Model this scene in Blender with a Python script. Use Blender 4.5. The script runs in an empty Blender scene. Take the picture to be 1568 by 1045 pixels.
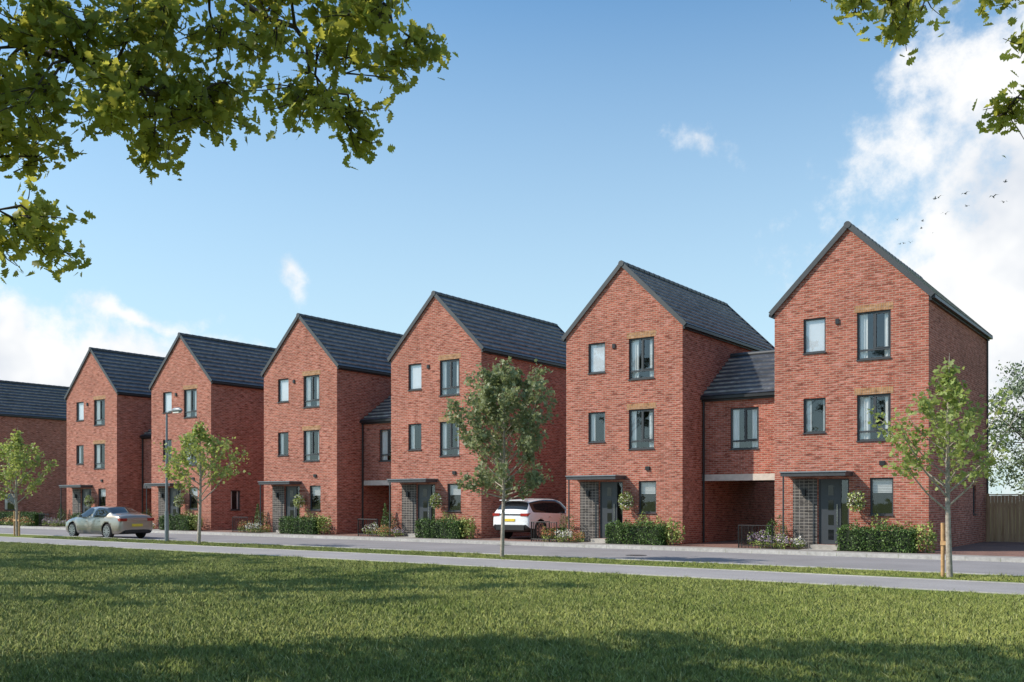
import bpy, math, random
import numpy as np
from mathutils import Vector, Matrix
random.seed(7); rng=np.random.default_rng(7)
scn=bpy.context.scene
scn.view_settings.view_transform='Standard'; scn.view_settings.look='None'; scn.view_settings.exposure=0
COL=scn.collection
# ---------------------------------------------------------------- site
CAM=Vector((0,-32.3,1.62)); YAW=math.radians(36.35)
FW=Vector((-math.sin(YAW),math.cos(YAW),0)); RT=Vector((math.cos(YAW),math.sin(YAW),0))
def P(l,d,z): 
    v=CAM+FW*d+RT*l; return Vector((v.x,v.y,z))
# ---------------------------------------------------------------- materials
def newmat(name):
    m=bpy.data.materials.new(name); m.use_nodes=True
    nt=m.node_tree; b=nt.nodes['Principled BSDF']; return m,nt,b
def N(nt,t,**k):
    n=nt.nodes.new(t)
    for a,v in k.items(): setattr(n,a,v)
    return n
def vecm(nt,op,a,b=None):
    n=N(nt,'ShaderNodeVectorMath',operation=op)
    for i,x in enumerate((a,b)):
        if x is None: continue
        if hasattr(x,'is_linked') or hasattr(x,'links'): nt.links.new(x,n.inputs[i])
        else: n.inputs[i].default_value=x
    return n
def mth(nt,op,a,b=None,c=None,clamp=False):
    n=N(nt,'ShaderNodeMath',operation=op,use_clamp=clamp)
    for i,x in enumerate((a,b,c)):
        if x is None: continue
        if isinstance(x,(int,float)): n.inputs[i].default_value=x
        else: nt.links.new(x,n.inputs[i])
    return n.outputs[0]
def mixc(nt,f,a,b,bt='MIX'):
    n=N(nt,'ShaderNodeMix',data_type='RGBA',blend_type=bt)
    for i,x in ((0,f),(6,a),(7,b)):
        if isinstance(x,(int,float)): n.inputs[i].default_value=x
        elif isinstance(x,tuple): n.inputs[i].default_value=(*x,1) if len(x)==3 else x
        else: nt.links.new(x,n.inputs[i])
    return n.outputs[2]
def noise(nt,scale,detail=4,vec=None,rough=.6):
    n=N(nt,'ShaderNodeTexNoise'); n.inputs['Scale'].default_value=scale; n.inputs['Detail'].default_value=detail
    n.inputs['Roughness'].default_value=rough
    if vec is not None: nt.links.new(vec,n.inputs['Vector'])
    return n.outputs['Fac']
def pos(nt): return N(nt,'ShaderNodeNewGeometry').outputs['Position']
def ramp(nt,f,a,b):
    n=N(nt,'ShaderNodeMapRange'); nt.links.new(f,n.inputs[0]); n.inputs[1].default_value=a; n.inputs[2].default_value=b
    return n.outputs[0]
def simple(name,c,rough=.6,metal=0,var=.12,scale=6,bump=0,coat=0,spec=.5):
    m,nt,b=newmat(name)
    f=noise(nt,scale,3,pos(nt))
    lo=tuple(x*(1-var) for x in c); hi=tuple(min(1,x*(1+var)) for x in c)
    nt.links.new(mixc(nt,ramp(nt,f,.3,.7),lo,hi),b.inputs['Base Color'])
    b.inputs['Roughness'].default_value=rough; b.inputs['Metallic'].default_value=metal
    b.inputs['Coat Weight'].default_value=coat; b.inputs['Specular IOR Level'].default_value=spec
    if bump:
        bn=N(nt,'ShaderNodeBump'); bn.inputs['Strength'].default_value=bump; bn.inputs['Distance'].default_value=.01
        nt.links.new(noise(nt,scale*12,3,pos(nt)),bn.inputs['Height']); nt.links.new(bn.outputs[0],b.inputs['Normal'])
    return m
def brickmat(name,c1,c2,mortar,bw=.225,rh=.075,off=.5,ms=.010,swap=False,big=.16,pale=.45):
    m,nt,b=newmat(name)
    s=N(nt,'ShaderNodeSeparateXYZ'); nt.links.new(pos(nt),s.inputs[0])
    u=mth(nt,'ADD',s.outputs[0],s.outputs[1]); c=N(nt,'ShaderNodeCombineXYZ')
    nt.links.new(u,c.inputs[1 if swap else 0]); nt.links.new(s.outputs[2],c.inputs[0 if swap else 1])
    t=N(nt,'ShaderNodeTexBrick'); t.offset=off; nt.links.new(c.outputs[0],t.inputs['Vector'])
    t.inputs['Scale'].default_value=1; t.inputs['Brick Width'].default_value=bw; t.inputs['Row Height'].default_value=rh
    t.inputs['Mortar Size'].default_value=ms; t.inputs['Mortar Smooth'].default_value=.3; t.inputs['Bias'].default_value=-.1
    t.inputs['Color1'].default_value=(*c1,1); t.inputs['Color2'].default_value=(*c2,1); t.inputs['Mortar'].default_value=(*mortar,1)
    n1=ramp(nt,noise(nt,.7,4,pos(nt)),.3,.7)
    vm=vecm(nt,'MULTIPLY',c.outputs[0],(3.0,13.3,1)) if not swap else vecm(nt,'MULTIPLY',c.outputs[0],(13,4.4,1))
    n3=noise(nt,1.0,2,vm.outputs[0])
    col=mixc(nt,1.0,t.outputs['Color'],mixc(nt,n1,(1-big,1-big,1-big),(1+big,1+big,1+big)),'MULTIPLY')
    col=mixc(nt,mth(nt,'MULTIPLY',ramp(nt,n3,.55,.68),pale),col,tuple(min(1,x*1.1+.17) for x in c1))
    col=mixc(nt,mth(nt,'MULTIPLY',ramp(nt,n3,.46,.32),.75),col,tuple(x*.42 for x in c2))
    nt.links.new(col,b.inputs['Base Color']); b.inputs['Roughness'].default_value=.9; b.inputs['Specular IOR Level'].default_value=.2
    bn=N(nt,'ShaderNodeBump'); bn.inputs['Strength'].default_value=.6; bn.inputs['Distance'].default_value=.012; bn.invert=True
    nt.links.new(t.outputs['Fac'],bn.inputs['Height']); nt.links.new(bn.outputs[0],b.inputs['Normal'])
    return m
M={}
M['brick']=brickmat('red_brick',(.45,.132,.084),(.29,.074,.05),(.43,.29,.22),ms=.0115,pale=.55)
M['tan']=brickmat('tan_soldier_brick',(.46,.25,.12),(.38,.19,.09),(.35,.24,.17),bw=.215,rh=.075,off=0,swap=True,big=.05)
M['greybrick']=brickmat('grey_feature_brick',(.10,.09,.085),(.07,.065,.06),(.27,.24,.21),bw=.16,rh=.11,off=0,ms=.014,big=.05,pale=.2)
def tilemat(name,a,b_,butt=False):
    m,nt,b=newmat(name)
    s=N(nt,'ShaderNodeSeparateXYZ'); nt.links.new(pos(nt),s.inputs[0])
    c=N(nt,'ShaderNodeCombineXYZ'); nt.links.new(mth(nt,'ADD',s.outputs[0],s.outputs[1]),c.inputs[0]); nt.links.new(s.outputs[2],c.inputs[1])
    n1=ramp(nt,noise(nt,.8,3,pos(nt)),.3,.7); n2=ramp(nt,noise(nt,1,2,vecm(nt,'MULTIPLY',c.outputs[0],(3.5,4,1)).outputs[0]),.3,.7)
    col=mixc(nt,n1,a,b_); col=mixc(nt,1.0,col,mixc(nt,n2,(.7,.7,.7),(1.35,1.35,1.35)),'MULTIPLY')
    nt.links.new(col,b.inputs['Base Color']); b.inputs['Roughness'].default_value=.42
    return m
M['tile']=tilemat('slate_tile',(.042,.046,.055),(.062,.067,.08)); M['butt']=tilemat('slate_edge_highlight',(.42,.43,.45),(.52,.53,.55))  # butt faces much paler than the slate: course-edge highlight put into the colour
M['trim']=simple('dark_grey_trim',(.055,.058,.062),.45)
M['frame']=simple('window_frame_grey',(.05,.055,.06),.4,var=.05)
M['soff']=simple('black_plastic',(.02,.02,.022),.4)
M['stone']=simple('stone_lintel',(.62,.56,.48),.8)
M['door']=simple('door_grey',(.05,.056,.064),.35,var=.05)
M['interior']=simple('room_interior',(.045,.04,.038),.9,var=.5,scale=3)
M['curtain']=simple('curtain_cloth',(.86,.85,.82),.9,var=.05,scale=8)
M['blind']=simple('white_blind',(.92,.93,.95),.8,var=.02)
M['metal']=simple('galvanised_metal',(.23,.25,.27),.45,metal=.3)
M['lampw']=simple('lamp_glass',(.7,.7,.65),.3)
M['wood']=simple('timber_stake',(.50,.30,.14),.8,var=.25,scale=12)
M['bark']=simple('bark',(.36,.31,.25),.95,var=.35,scale=14,bump=.6)
M['barkdark']=simple('oak_bark',(.07,.055,.042),.95,var=.35,scale=14,bump=.6)
M['rail']=simple('black_railing',(.012,.012,.013),.35)
M['tyre']=simple('tyre_rubber',(.015,.015,.016),.75)
M['rim']=simple('alloy_rim',(.42,.43,.45),.3,metal=.8,var=.04)
M['red']=simple('tail_light_red',(.35,.01,.012),.15,coat=1)
M['plate']=simple('plate_yellow',(.75,.55,.05),.4)
M['chrome']=simple('chrome_trim',(.6,.6,.62),.15,metal=1,var=.02)
M['carsilver']=simple('car_paint_champagne',(.36,.32,.27),.3,metal=.6,coat=1,var=.02)
M['carwhite']=simple('car_paint_white',(.84,.85,.85),.3,coat=1,var=.01)
M['carblack']=simple('car_black_plastic',(.018,.018,.02),.5)
M['pot']=simple('planter',(.06,.06,.065),.5)
M['core']=simple('hedge_twigs',(.02,.032,.012),.9,var=.4,scale=20)
def glassmat(name,fac,tint):
    m=bpy.data.materials.new(name); m.use_nodes=True; nt=m.node_tree; nt.nodes.clear()
    o=N(nt,'ShaderNodeOutputMaterial'); t=N(nt,'ShaderNodeBsdfTransparent'); t.inputs[0].default_value=(*tint,1)
    g=N(nt,'ShaderNodeBsdfGlossy'); g.inputs['Roughness'].default_value=.02; g.inputs[0].default_value=(.9,.95,1,1)
    bn=N(nt,'ShaderNodeBump'); bn.inputs['Strength'].default_value=.12; bn.inputs['Distance'].default_value=.02
    nt.links.new(noise(nt,1.3,2,pos(nt)),bn.inputs['Height']); nt.links.new(bn.outputs[0],g.inputs['Normal'])
    l=N(nt,'ShaderNodeLayerWeight'); l.inputs[0].default_value=.3
    f=mth(nt,'ADD',mth(nt,'MULTIPLY',l.outputs['Fresnel'],.5),fac,clamp=True)
    mx=N(nt,'ShaderNodeMixShader'); nt.links.new(f,mx.inputs[0]); nt.links.new(t.outputs[0],mx.inputs[1]); nt.links.new(g.outputs[0],mx.inputs[2])
    nt.links.new(mx.outputs[0],o.inputs[0]); return m
M['glass']=glassmat('window_glass',.10,(.98,.99,.99))
def carglass():
    m,nt,b=newmat('car_glass'); b.inputs['Base Color'].default_value=(.012,.014,.016,1); b.inputs['Roughness'].default_value=.04
    b.inputs['Specular IOR Level'].default_value=.6
    return m
M['cglass']=carglass()
def leafmat(name,c1,c2,trans=.35,tc=None,rough=.5):
    m=bpy.data.materials.new(name); m.use_nodes=True; nt=m.node_tree; b=nt.nodes['Principled BSDF']; o=nt.nodes['Material Output']
    g=N(nt,'ShaderNodeNewGeometry'); f=g.outputs['Random Per Island']
    nz=ramp(nt,noise(nt,1.6,2,g.outputs['Position']),.35,.65)
    f2=mth(nt,'MULTIPLY_ADD',f,.6,mth(nt,'MULTIPLY',nz,.4))
    c=mixc(nt,f2,c1,c2); nt.links.new(c,b.inputs['Base Color']); b.inputs['Roughness'].default_value=rough
    b.inputs['Specular IOR Level'].default_value=.35
    if trans>0:
        t=N(nt,'ShaderNodeBsdfTranslucent'); tcc=tc or tuple(x*1.5 for x in c2)
        nt.links.new(mixc(nt,f2,tuple(x*.6 for x in tcc),tcc),t.inputs[0])
        mx=N(nt,'ShaderNodeMixShader'); mx.inputs[0].default_value=trans
        nt.links.new(b.outputs[0],mx.inputs[1]); nt.links.new(t.outputs[0],mx.inputs[2]); nt.links.new(mx.outputs[0],o.inputs[0])
    return m
M['oakleaf']=leafmat('oak_leaf',(.08,.12,.022),(.23,.26,.05),.5,(.78,.76,.12))
M['upleaf']=leafmat('oak_upper_leaf',(.05,.08,.015),(.12,.15,.03),0)
M['shadeleaf']=leafmat('shade_leaf',(.035,.055,.014),(.08,.11,.025),0)
M['youngleaf']=leafmat('young_leaf',(.17,.23,.055),(.38,.45,.15),.42,(.58,.64,.16))
M['denseleaf']=leafmat('dense_leaf',(.11,.145,.065),(.36,.39,.21),.33,(.44,.49,.20))
M['hazeleaf']=leafmat('willow_leaf',(.12,.165,.09),(.24,.29,.17),0)
M['hedge']=leafmat('hedge_leaf',(.035,.08,.016),(.13,.21,.045),0)
M['shrub']=leafmat('shrub_leaf',(.15,.20,.04),(.40,.45,.12),0)
M['purple']=leafmat('lavender_flower',(.30,.20,.30),(.62,.50,.58),0)
M['orange']=leafmat('orange_flower',(.42,.13,.06),(.68,.36,.16),0)
M['whitefl']=leafmat('white_flower',(.6,.54,.45),(.88,.85,.8),0)
def grassmat(name,blade):
    m=bpy.data.materials.new(name); m.use_nodes=True; nt=m.node_tree; b=nt.nodes['Principled BSDF']
    g=N(nt,'ShaderNodeNewGeometry'); p=g.outputs['Position']
    n1=ramp(nt,noise(nt,.3,3,p),.3,.7); n2=ramp(nt,noise(nt,2.2,4,p,.7),.32,.68)
    c=mixc(nt,n1,(.20,.26,.058),(.32,.36,.10)); c=mixc(nt,1.0,c,mixc(nt,n2,(.68,.72,.68),(1.28,1.2,1.28)),'MULTIPLY')
    if blade:
        r=g.outputs['Random Per Island']
        c=mixc(nt,1.0,c,mixc(nt,ramp(nt,r,0,.75),(.55,.65,.55),(1.35,1.25,1.1)),'MULTIPLY')
        c=mixc(nt,mth(nt,'MULTIPLY',ramp(nt,r,.8,1),.7),c,(.62,.62,.32))
        b.inputs['Roughness'].default_value=.6
        nn=vecm(nt,'NORMALIZE',vecm(nt,'ADD',vecm(nt,'MULTIPLY',g.outputs['Normal'],(.55,.55,.55)).outputs[0],(0,0,1)).outputs[0])
        nt.links.new(nn.outputs[0],b.inputs['Normal'])
    else:
        n3=ramp(nt,noise(nt,40,2,p),.3,.7); c=mixc(nt,1.0,c,mixc(nt,n3,(.4,.4,.35),(.85,.85,.78)),'MULTIPLY')
        b.inputs['Roughness'].default_value=.95
    b.inputs['Specular IOR Level'].default_value=.15
    nt.links.new(c,b.inputs['Base Color']); return m
M['ground']=grassmat('ground_grass',False); M['blade']=grassmat('grass_blade',True)
def paved(name,c,v,sc):
    m,nt,b=newmat(name); p=pos(nt)
    n1=ramp(nt,noise(nt,.5,5,p),.3,.7); n2=ramp(nt,noise(nt,sc,3,p),.25,.75)
    cc=mixc(nt,n1,tuple(x*(1-v) for x in c),tuple(x*(1+v) for x in c)); cc=mixc(nt,1.0,cc,mixc(nt,n2,(.8,.8,.8),(1.2,1.2,1.2)),'MULTIPLY')
    nt.links.new(cc,b.inputs['Base Color']); b.inputs['Roughness'].default_value=.9; b.inputs['Specular IOR Level'].default_value=.25
    return m
M['asphalt']=paved('road_asphalt',(.26,.245,.245),.12,30)
M['path']=paved('path_asphalt',(.31,.29,.285),.12,30)
M['pave']=paved('pavement_surface',(.32,.295,.27),.1,20)
M['kerb']=paved('kerb_concrete',(.46,.44,.41),.12,8)
M['soil']=paved('garden_soil',(.09,.065,.045),.3,15)
M['slab']=paved('entrance_slab',(.42,.39,.35),.1,6)
def blockmat():
    m,nt,b=newmat('block_paving'); t=N(nt,'ShaderNodeTexBrick'); nt.links.new(pos(nt),t.inputs['Vector'])
    t.inputs['Scale'].default_value=1; t.inputs['Brick Width'].default_value=.2; t.inputs['Row Height'].default_value=.1; t.inputs['Mortar Size'].default_value=.006
    t.inputs['Color1'].default_value=(.27,.14,.10,1); t.inputs['Color2'].default_value=(.19,.10,.08,1); t.inputs['Mortar'].default_value=(.06,.045,.04,1)
    nt.links.new(mixc(nt,1.0,t.outputs[0],mixc(nt,ramp(nt,noise(nt,1,5,pos(nt)),.3,.7),(.8,.8,.8),(1.2,1.2,1.2)),'MULTIPLY'),b.inputs['Base Color']); b.inputs['Roughness'].default_value=.9
    return m
M['block']=blockmat()
def fencemat():
    m,nt,b=newmat('fence_timber'); p=pos(nt); v=vecm(nt,'MULTIPLY',p,(7,7,.6))
    nt.links.new(mixc(nt,ramp(nt,noise(nt,1,3,v.outputs[0]),.3,.7),(.30,.16,.085),(.52,.33,.19)),b.inputs['Base Color']); b.inputs['Roughness'].default_value=.85
    return m
M['fence']=fencemat()
# ---------------------------------------------------------------- mesh builder
class MB:
    def __init__(s): s.v=[];s.f=[];s.m=[];s.sm=[];s.mats=[]
    def mi(s,k):
        if k not in s.mats: s.mats.append(k)
        return s.mats.index(k)
    def poly(s,pts,k,sm=False):
        o=len(s.v); s.v+= [tuple(p) for p in pts]; s.f.append(tuple(range(o,o+len(pts)))); s.m.append(s.mi(k)); s.sm.append(sm)
    def raw(s,vs,fs,k,sm=False):
        o=len(s.v); s.v+=[tuple(p) for p in vs]; i=s.mi(k)
        for f in fs: s.f.append(tuple(o+j for j in f)); s.m.append(i); s.sm.append(sm)
    def lbox(s,o,ud,wd,u0,u1,w0,w1,z0,z1,k):
        o=Vector(o);ud=Vector(ud);wd=Vector(wd);vs=[]
        for z in (z0,z1):
            for (u,w) in ((u0,w0),(u1,w0),(u1,w1),(u0,w1)):
                p=o+ud*u+wd*w; vs.append((p.x,p.y,p.z+z))
        s.raw(vs,[(0,3,2,1),(4,5,6,7),(0,1,5,4),(1,2,6,5),(2,3,7,6),(3,0,4,7)],k)
    def box(s,x0,x1,y0,y1,z0,z1,k): s.lbox((0,0,0),(1,0,0),(0,1,0),x0,x1,y0,y1,z0,z1,k)
    def tube(s,pts,rad,k,n=6,cap=True,sm=True):
        pts=[Vector(p) for p in pts]; vs=[];fs=[]
        for i,p in enumerate(pts):
            a=pts[max(0,i-1)];b=pts[min(len(pts)-1,i+1)];t=(b-a)
            if t.length<1e-9: t=Vector((0,0,1))
            t.normalize(); ref=Vector((0,0,1)) if abs(t.z)<.9 else Vector((1,0,0))
            x=t.cross(ref).normalized();y=t.cross(x)
            for j in range(n):
                an=2*math.pi*j/n; vs.append(p+(x*math.cos(an)+y*math.sin(an))*rad[i])
        for i in range(len(pts)-1):
            for j in range(n):
                fs.append((i*n+j,i*n+(j+1)%n,(i+1)*n+(j+1)%n,(i+1)*n+j))
        s.raw(vs,fs,k,sm)
        if cap:
            s.poly(vs[:n][::-1],k); s.poly(vs[-n:],k)
    def obj(s,name,parent=None):
        me=bpy.data.meshes.new(name); me.from_pydata(s.v,[],s.f)
        for k in s.mats: me.materials.append(M[k])
        me.polygons.foreach_set('material_index',s.m); me.polygons.foreach_set('use_smooth',s.sm); me.update()
        o=bpy.data.objects.new(name,me); COL.objects.link(o)
        if parent: o.parent=parent
        return o
def empty(name,loc=(0,0,0),rz=0):
    e=bpy.data.objects.new(name,None); COL.objects.link(e); e.location=loc; e.rotation_euler=(0,0,rz); e.empty_display_size=.3; return e
# leaves
T_SIMPLE=([(0,0,0),(.28,.35,.05),(.2,.75,.04),(0,1,-.05),(-.2,.75,.04),(-.28,.35,.05)],[(0,1,2,3),(0,3,4,5)])
T_OAK=([(0,0,0),(.13,.12,.02),(.1,.25,.0),(.30,.36,.05),(.17,.46,.0),(.36,.62,.06),(.20,.68,.0),(.26,.86,.04),(0,1,-.06),
        (-.26,.86,.04),(-.20,.68,0),(-.36,.62,.06),(-.17,.46,0),(-.30,.36,.05),(-.1,.25,0),(-.13,.12,.02)],
       [(0,1,2,3,4,5,6,7,8),(0,8,9,10,11,12,13,14,15)])
T_MAPLE=([(0,0,0),(.3,.1,.02),(.24,.3,0),(.5,.5,.06),(.22,.6,0),(0,1,-.05),(-.22,.6,0),(-.5,.5,.06),(-.24,.3,0),(-.3,.1,.02)],
         [(0,1,2,3,4,5),(0,5,6,7,8,9)])
def leaves(name,C,size,k,tmpl=T_SIMPLE,up=.5,parent=None,svar=.35):
    C=np.asarray(C,float); n=len(C); tv=np.array(tmpl[0],float)-np.array([0,.5,0])
    nr=rng.normal(size=(n,3)); nr/=np.linalg.norm(nr,axis=1)[:,None]; nr[:,2]+=up*np.sign(rng.random(n)+.2); nr/=np.linalg.norm(nr,axis=1)[:,None]
    a=rng.normal(size=(n,3)); a[:,2]-=.3; x=np.cross(nr,a); x/=np.linalg.norm(x,axis=1)[:,None]; y=np.cross(nr,x)
    s=size*(1+svar*(rng.random(n)*2-1))
    V=C[:,None,:]+s[:,None,None]*(tv[None,:,0:1]*x[:,None,:]+tv[None,:,1:2]*y[:,None,:]+tv[None,:,2:3]*nr[:,None,:])
    K=len(tv); V=V.reshape(-1,3)
    base=np.arange(n)*K
    fl=[np.array(f) for f in tmpl[1]]
    loops=np.concatenate([base[:,None]+f[None,:] for f in fl],axis=1).reshape(-1)
    sizes=np.tile(np.array([len(f) for f in fl]),n); starts=np.concatenate([[0],np.cumsum(sizes)[:-1]])
    me=bpy.data.meshes.new(name); me.vertices.add(len(V)); me.vertices.foreach_set('co',V.astype(np.float32).ravel())
    me.loops.add(len(loops)); me.loops.foreach_set('vertex_index',loops.astype(np.int32))
    me.polygons.add(len(sizes)); me.polygons.foreach_set('loop_start',starts.astype(np.int32)); me.polygons.foreach_set('loop_total',sizes.astype(np.int32))
    me.update(calc_edges=True); me.validate(); me.materials.append(M[k])
    o=bpy.data.objects.new(name,me); COL.objects.link(o)
    if parent: o.parent=parent
    return o
def rnd(a,b): return random.uniform(a,b)
def rvec(s=1.0): return Vector((random.gauss(0,1),random.gauss(0,1),random.gauss(0,1)))*s
# ---------------------------------------------------------------- roof
def roof_slope(mb,E0,R0,ext,up,n):
    E0=Vector(E0);R0=Vector(R0);ext=Vector(ext);up=Vector(up).normalized()
    for k in range(n):
        a=E0.lerp(R0,k/n); b=E0.lerp(R0,(k+1)/n)
        lo=a+up*(.05 if k else 0); hi=a+up*.125; nx=b+up*.05
        mb.poly([lo,hi,hi+ext,lo+ext],'butt' if k else 'tile'); mb.poly([hi,nx,nx+ext,hi+ext],'tile')
    mb.poly([E0,R0,R0+ext,E0+ext],'trim')
def barge(mb,E0,R0,up,fw,t0=-.06,t1=.13,th=.05,k='trim'):
    E0=Vector(E0);R0=Vector(R0);up=Vector(up).normalized();fw=Vector(fw)
    a=[E0+up*t0,R0+up*t0,R0+up*t1,E0+up*t1]; b=[p+fw*th for p in a]
    mb.raw(a+b,[(0,1,2,3),(7,6,5,4),(0,4,5,1),(1,5,6,2),(2,6,7,3),(3,7,4,0)],k)
def wall(mb,o,ud,L,z0,z1,holes,k,inw,reveal=.13):
    o=Vector(o);ud=Vector(ud);inw=Vector(inw)
    us=sorted({0,L}|{h[0] for h in holes}|{h[1] for h in holes}); zs=sorted({z0,z1}|{h[2] for h in holes}|{h[3] for h in holes})
    pt=lambda u,z,w=0:(o+ud*u+inw*w+Vector((0,0,z)))
    for i in range(len(us)-1):
        for j in range(len(zs)-1):
            uc=(us[i]+us[i+1])/2;zc=(zs[j]+zs[j+1])/2
            if any(h[0]<uc<h[1] and h[2]<zc<h[3] for h in holes): continue
            mb.poly([pt(us[i],zs[j]),pt(us[i+1],zs[j]),pt(us[i+1],zs[j+1]),pt(us[i],zs[j+1])],k)
    for (a,b,c,d) in holes:
        for (p,q) in (((a,c),(b,c)),((b,c),(b,d)),((b,d),(a,d)),((a,d),(a,c))):
            mb.poly([pt(*p),pt(*q),pt(*q,reveal),pt(*p,reveal)],k)
def window(fr,gl,inn,o,ud,inw,a,b,c,d,style):
    fw=.055
    B=lambda u0,u1,z0,z1,w0=.06,w1=.12,k='frame':fr.lbox(o,ud,inw,u0,u1,w0,w1,z0,z1,k)
    B(a,a+fw,c,d);B(b-fw,b,c,d);B(a+fw,b-fw,d-fw,d);B(a+fw,b-fw,c,c+fw)
    B(a-.02,b+.02,c-.035,c-.002,-.04,.14)
    mid=(a+b)/2
    if style in('tall','link'):
        zt=c+(d-c)*.2
        B(a+fw,b-fw,zt-.03,zt+.03,.063,.117); B(mid-.03,mid+.03,zt+.03,d-fw,.063,.117)
        B(mid+.03,mid+.065,zt+.03,d-fw,.05,.11);B(b-fw-.035,b-fw,zt+.03,d-fw,.05,.11);B(mid+.065,b-fw-.035,d-fw-.035,d-fw,.05,.11);B(mid+.065,b-fw-.035,zt+.03,zt+.065,.05,.11)
    o=Vector(o);ud=Vector(ud);inw=Vector(inw)
    pt=lambda u,z,w:(o+ud*u+inw*w+Vector((0,0,z)))
    gl.poly([pt(a+.02,c+.02,.09),pt(b-.02,c+.02,.09),pt(b-.02,d-.02,.09),pt(a+.02,d-.02,.09)],'glass')
    e=.12;w0=.14;w1=1.1
    A,Bq,C,D=a-e,b+e,c-e,d+e
    inn.poly([pt(A,C,w1),pt(Bq,C,w1),pt(Bq,D,w1),pt(A,D,w1)],'interior')
    inn.poly([pt(A,C,w0),pt(A,D,w0),pt(A,D,w1),pt(A,C,w1)],'interior');inn.poly([pt(Bq,C,w0),pt(Bq,D,w0),pt(Bq,D,w1),pt(Bq,C,w1)],'interior')
    inn.poly([pt(A,C,w0),pt(Bq,C,w0),pt(Bq,C,w1),pt(A,C,w1)],'interior');inn.poly([pt(A,D,w0),pt(Bq,D,w0),pt(Bq,D,w1),pt(A,D,w1)],'interior')
    def cloth(u0,u1,z0,z1,w=.17):
        n=max(4,int((u1-u0)/.03)); 
        for i in range(n):
            ua=u0+(u1-u0)*i/n;ub=u0+(u1-u0)*(i+1)/n; wa=w+.02*math.sin(i*1.7);wb=w+.02*math.sin((i+1)*1.7)
            inn.poly([pt(ua,z0,wa),pt(ub,z0,wb),pt(ub,z1,wb),pt(ua,z1,wa)],'curtain')
    W=b-a
    if style=='blank': inn.poly([pt(a,c,.135),pt(b,c,.135),pt(b,d,.135),pt(a,d,.135)],'blind')
    elif style=='tall' or style=='link':
        r=rnd(.22,.42); cloth(a,a+W*r,c,d); cloth(b-W*rnd(.2,.34),b,c,d)
    elif style=='small': cloth(a,a+W*.30,c,d); cloth(b-W*.18,b,c,d)
    elif style=='ground':
        n=int((d-c)*.42/.05)
        for i in range(n): inn.lbox(o,ud,inw,a,b,.17,.20,d-.05*(i+1)+.012,d-.05*i,'curtain')
D=9.7; ZE=8.2
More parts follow.
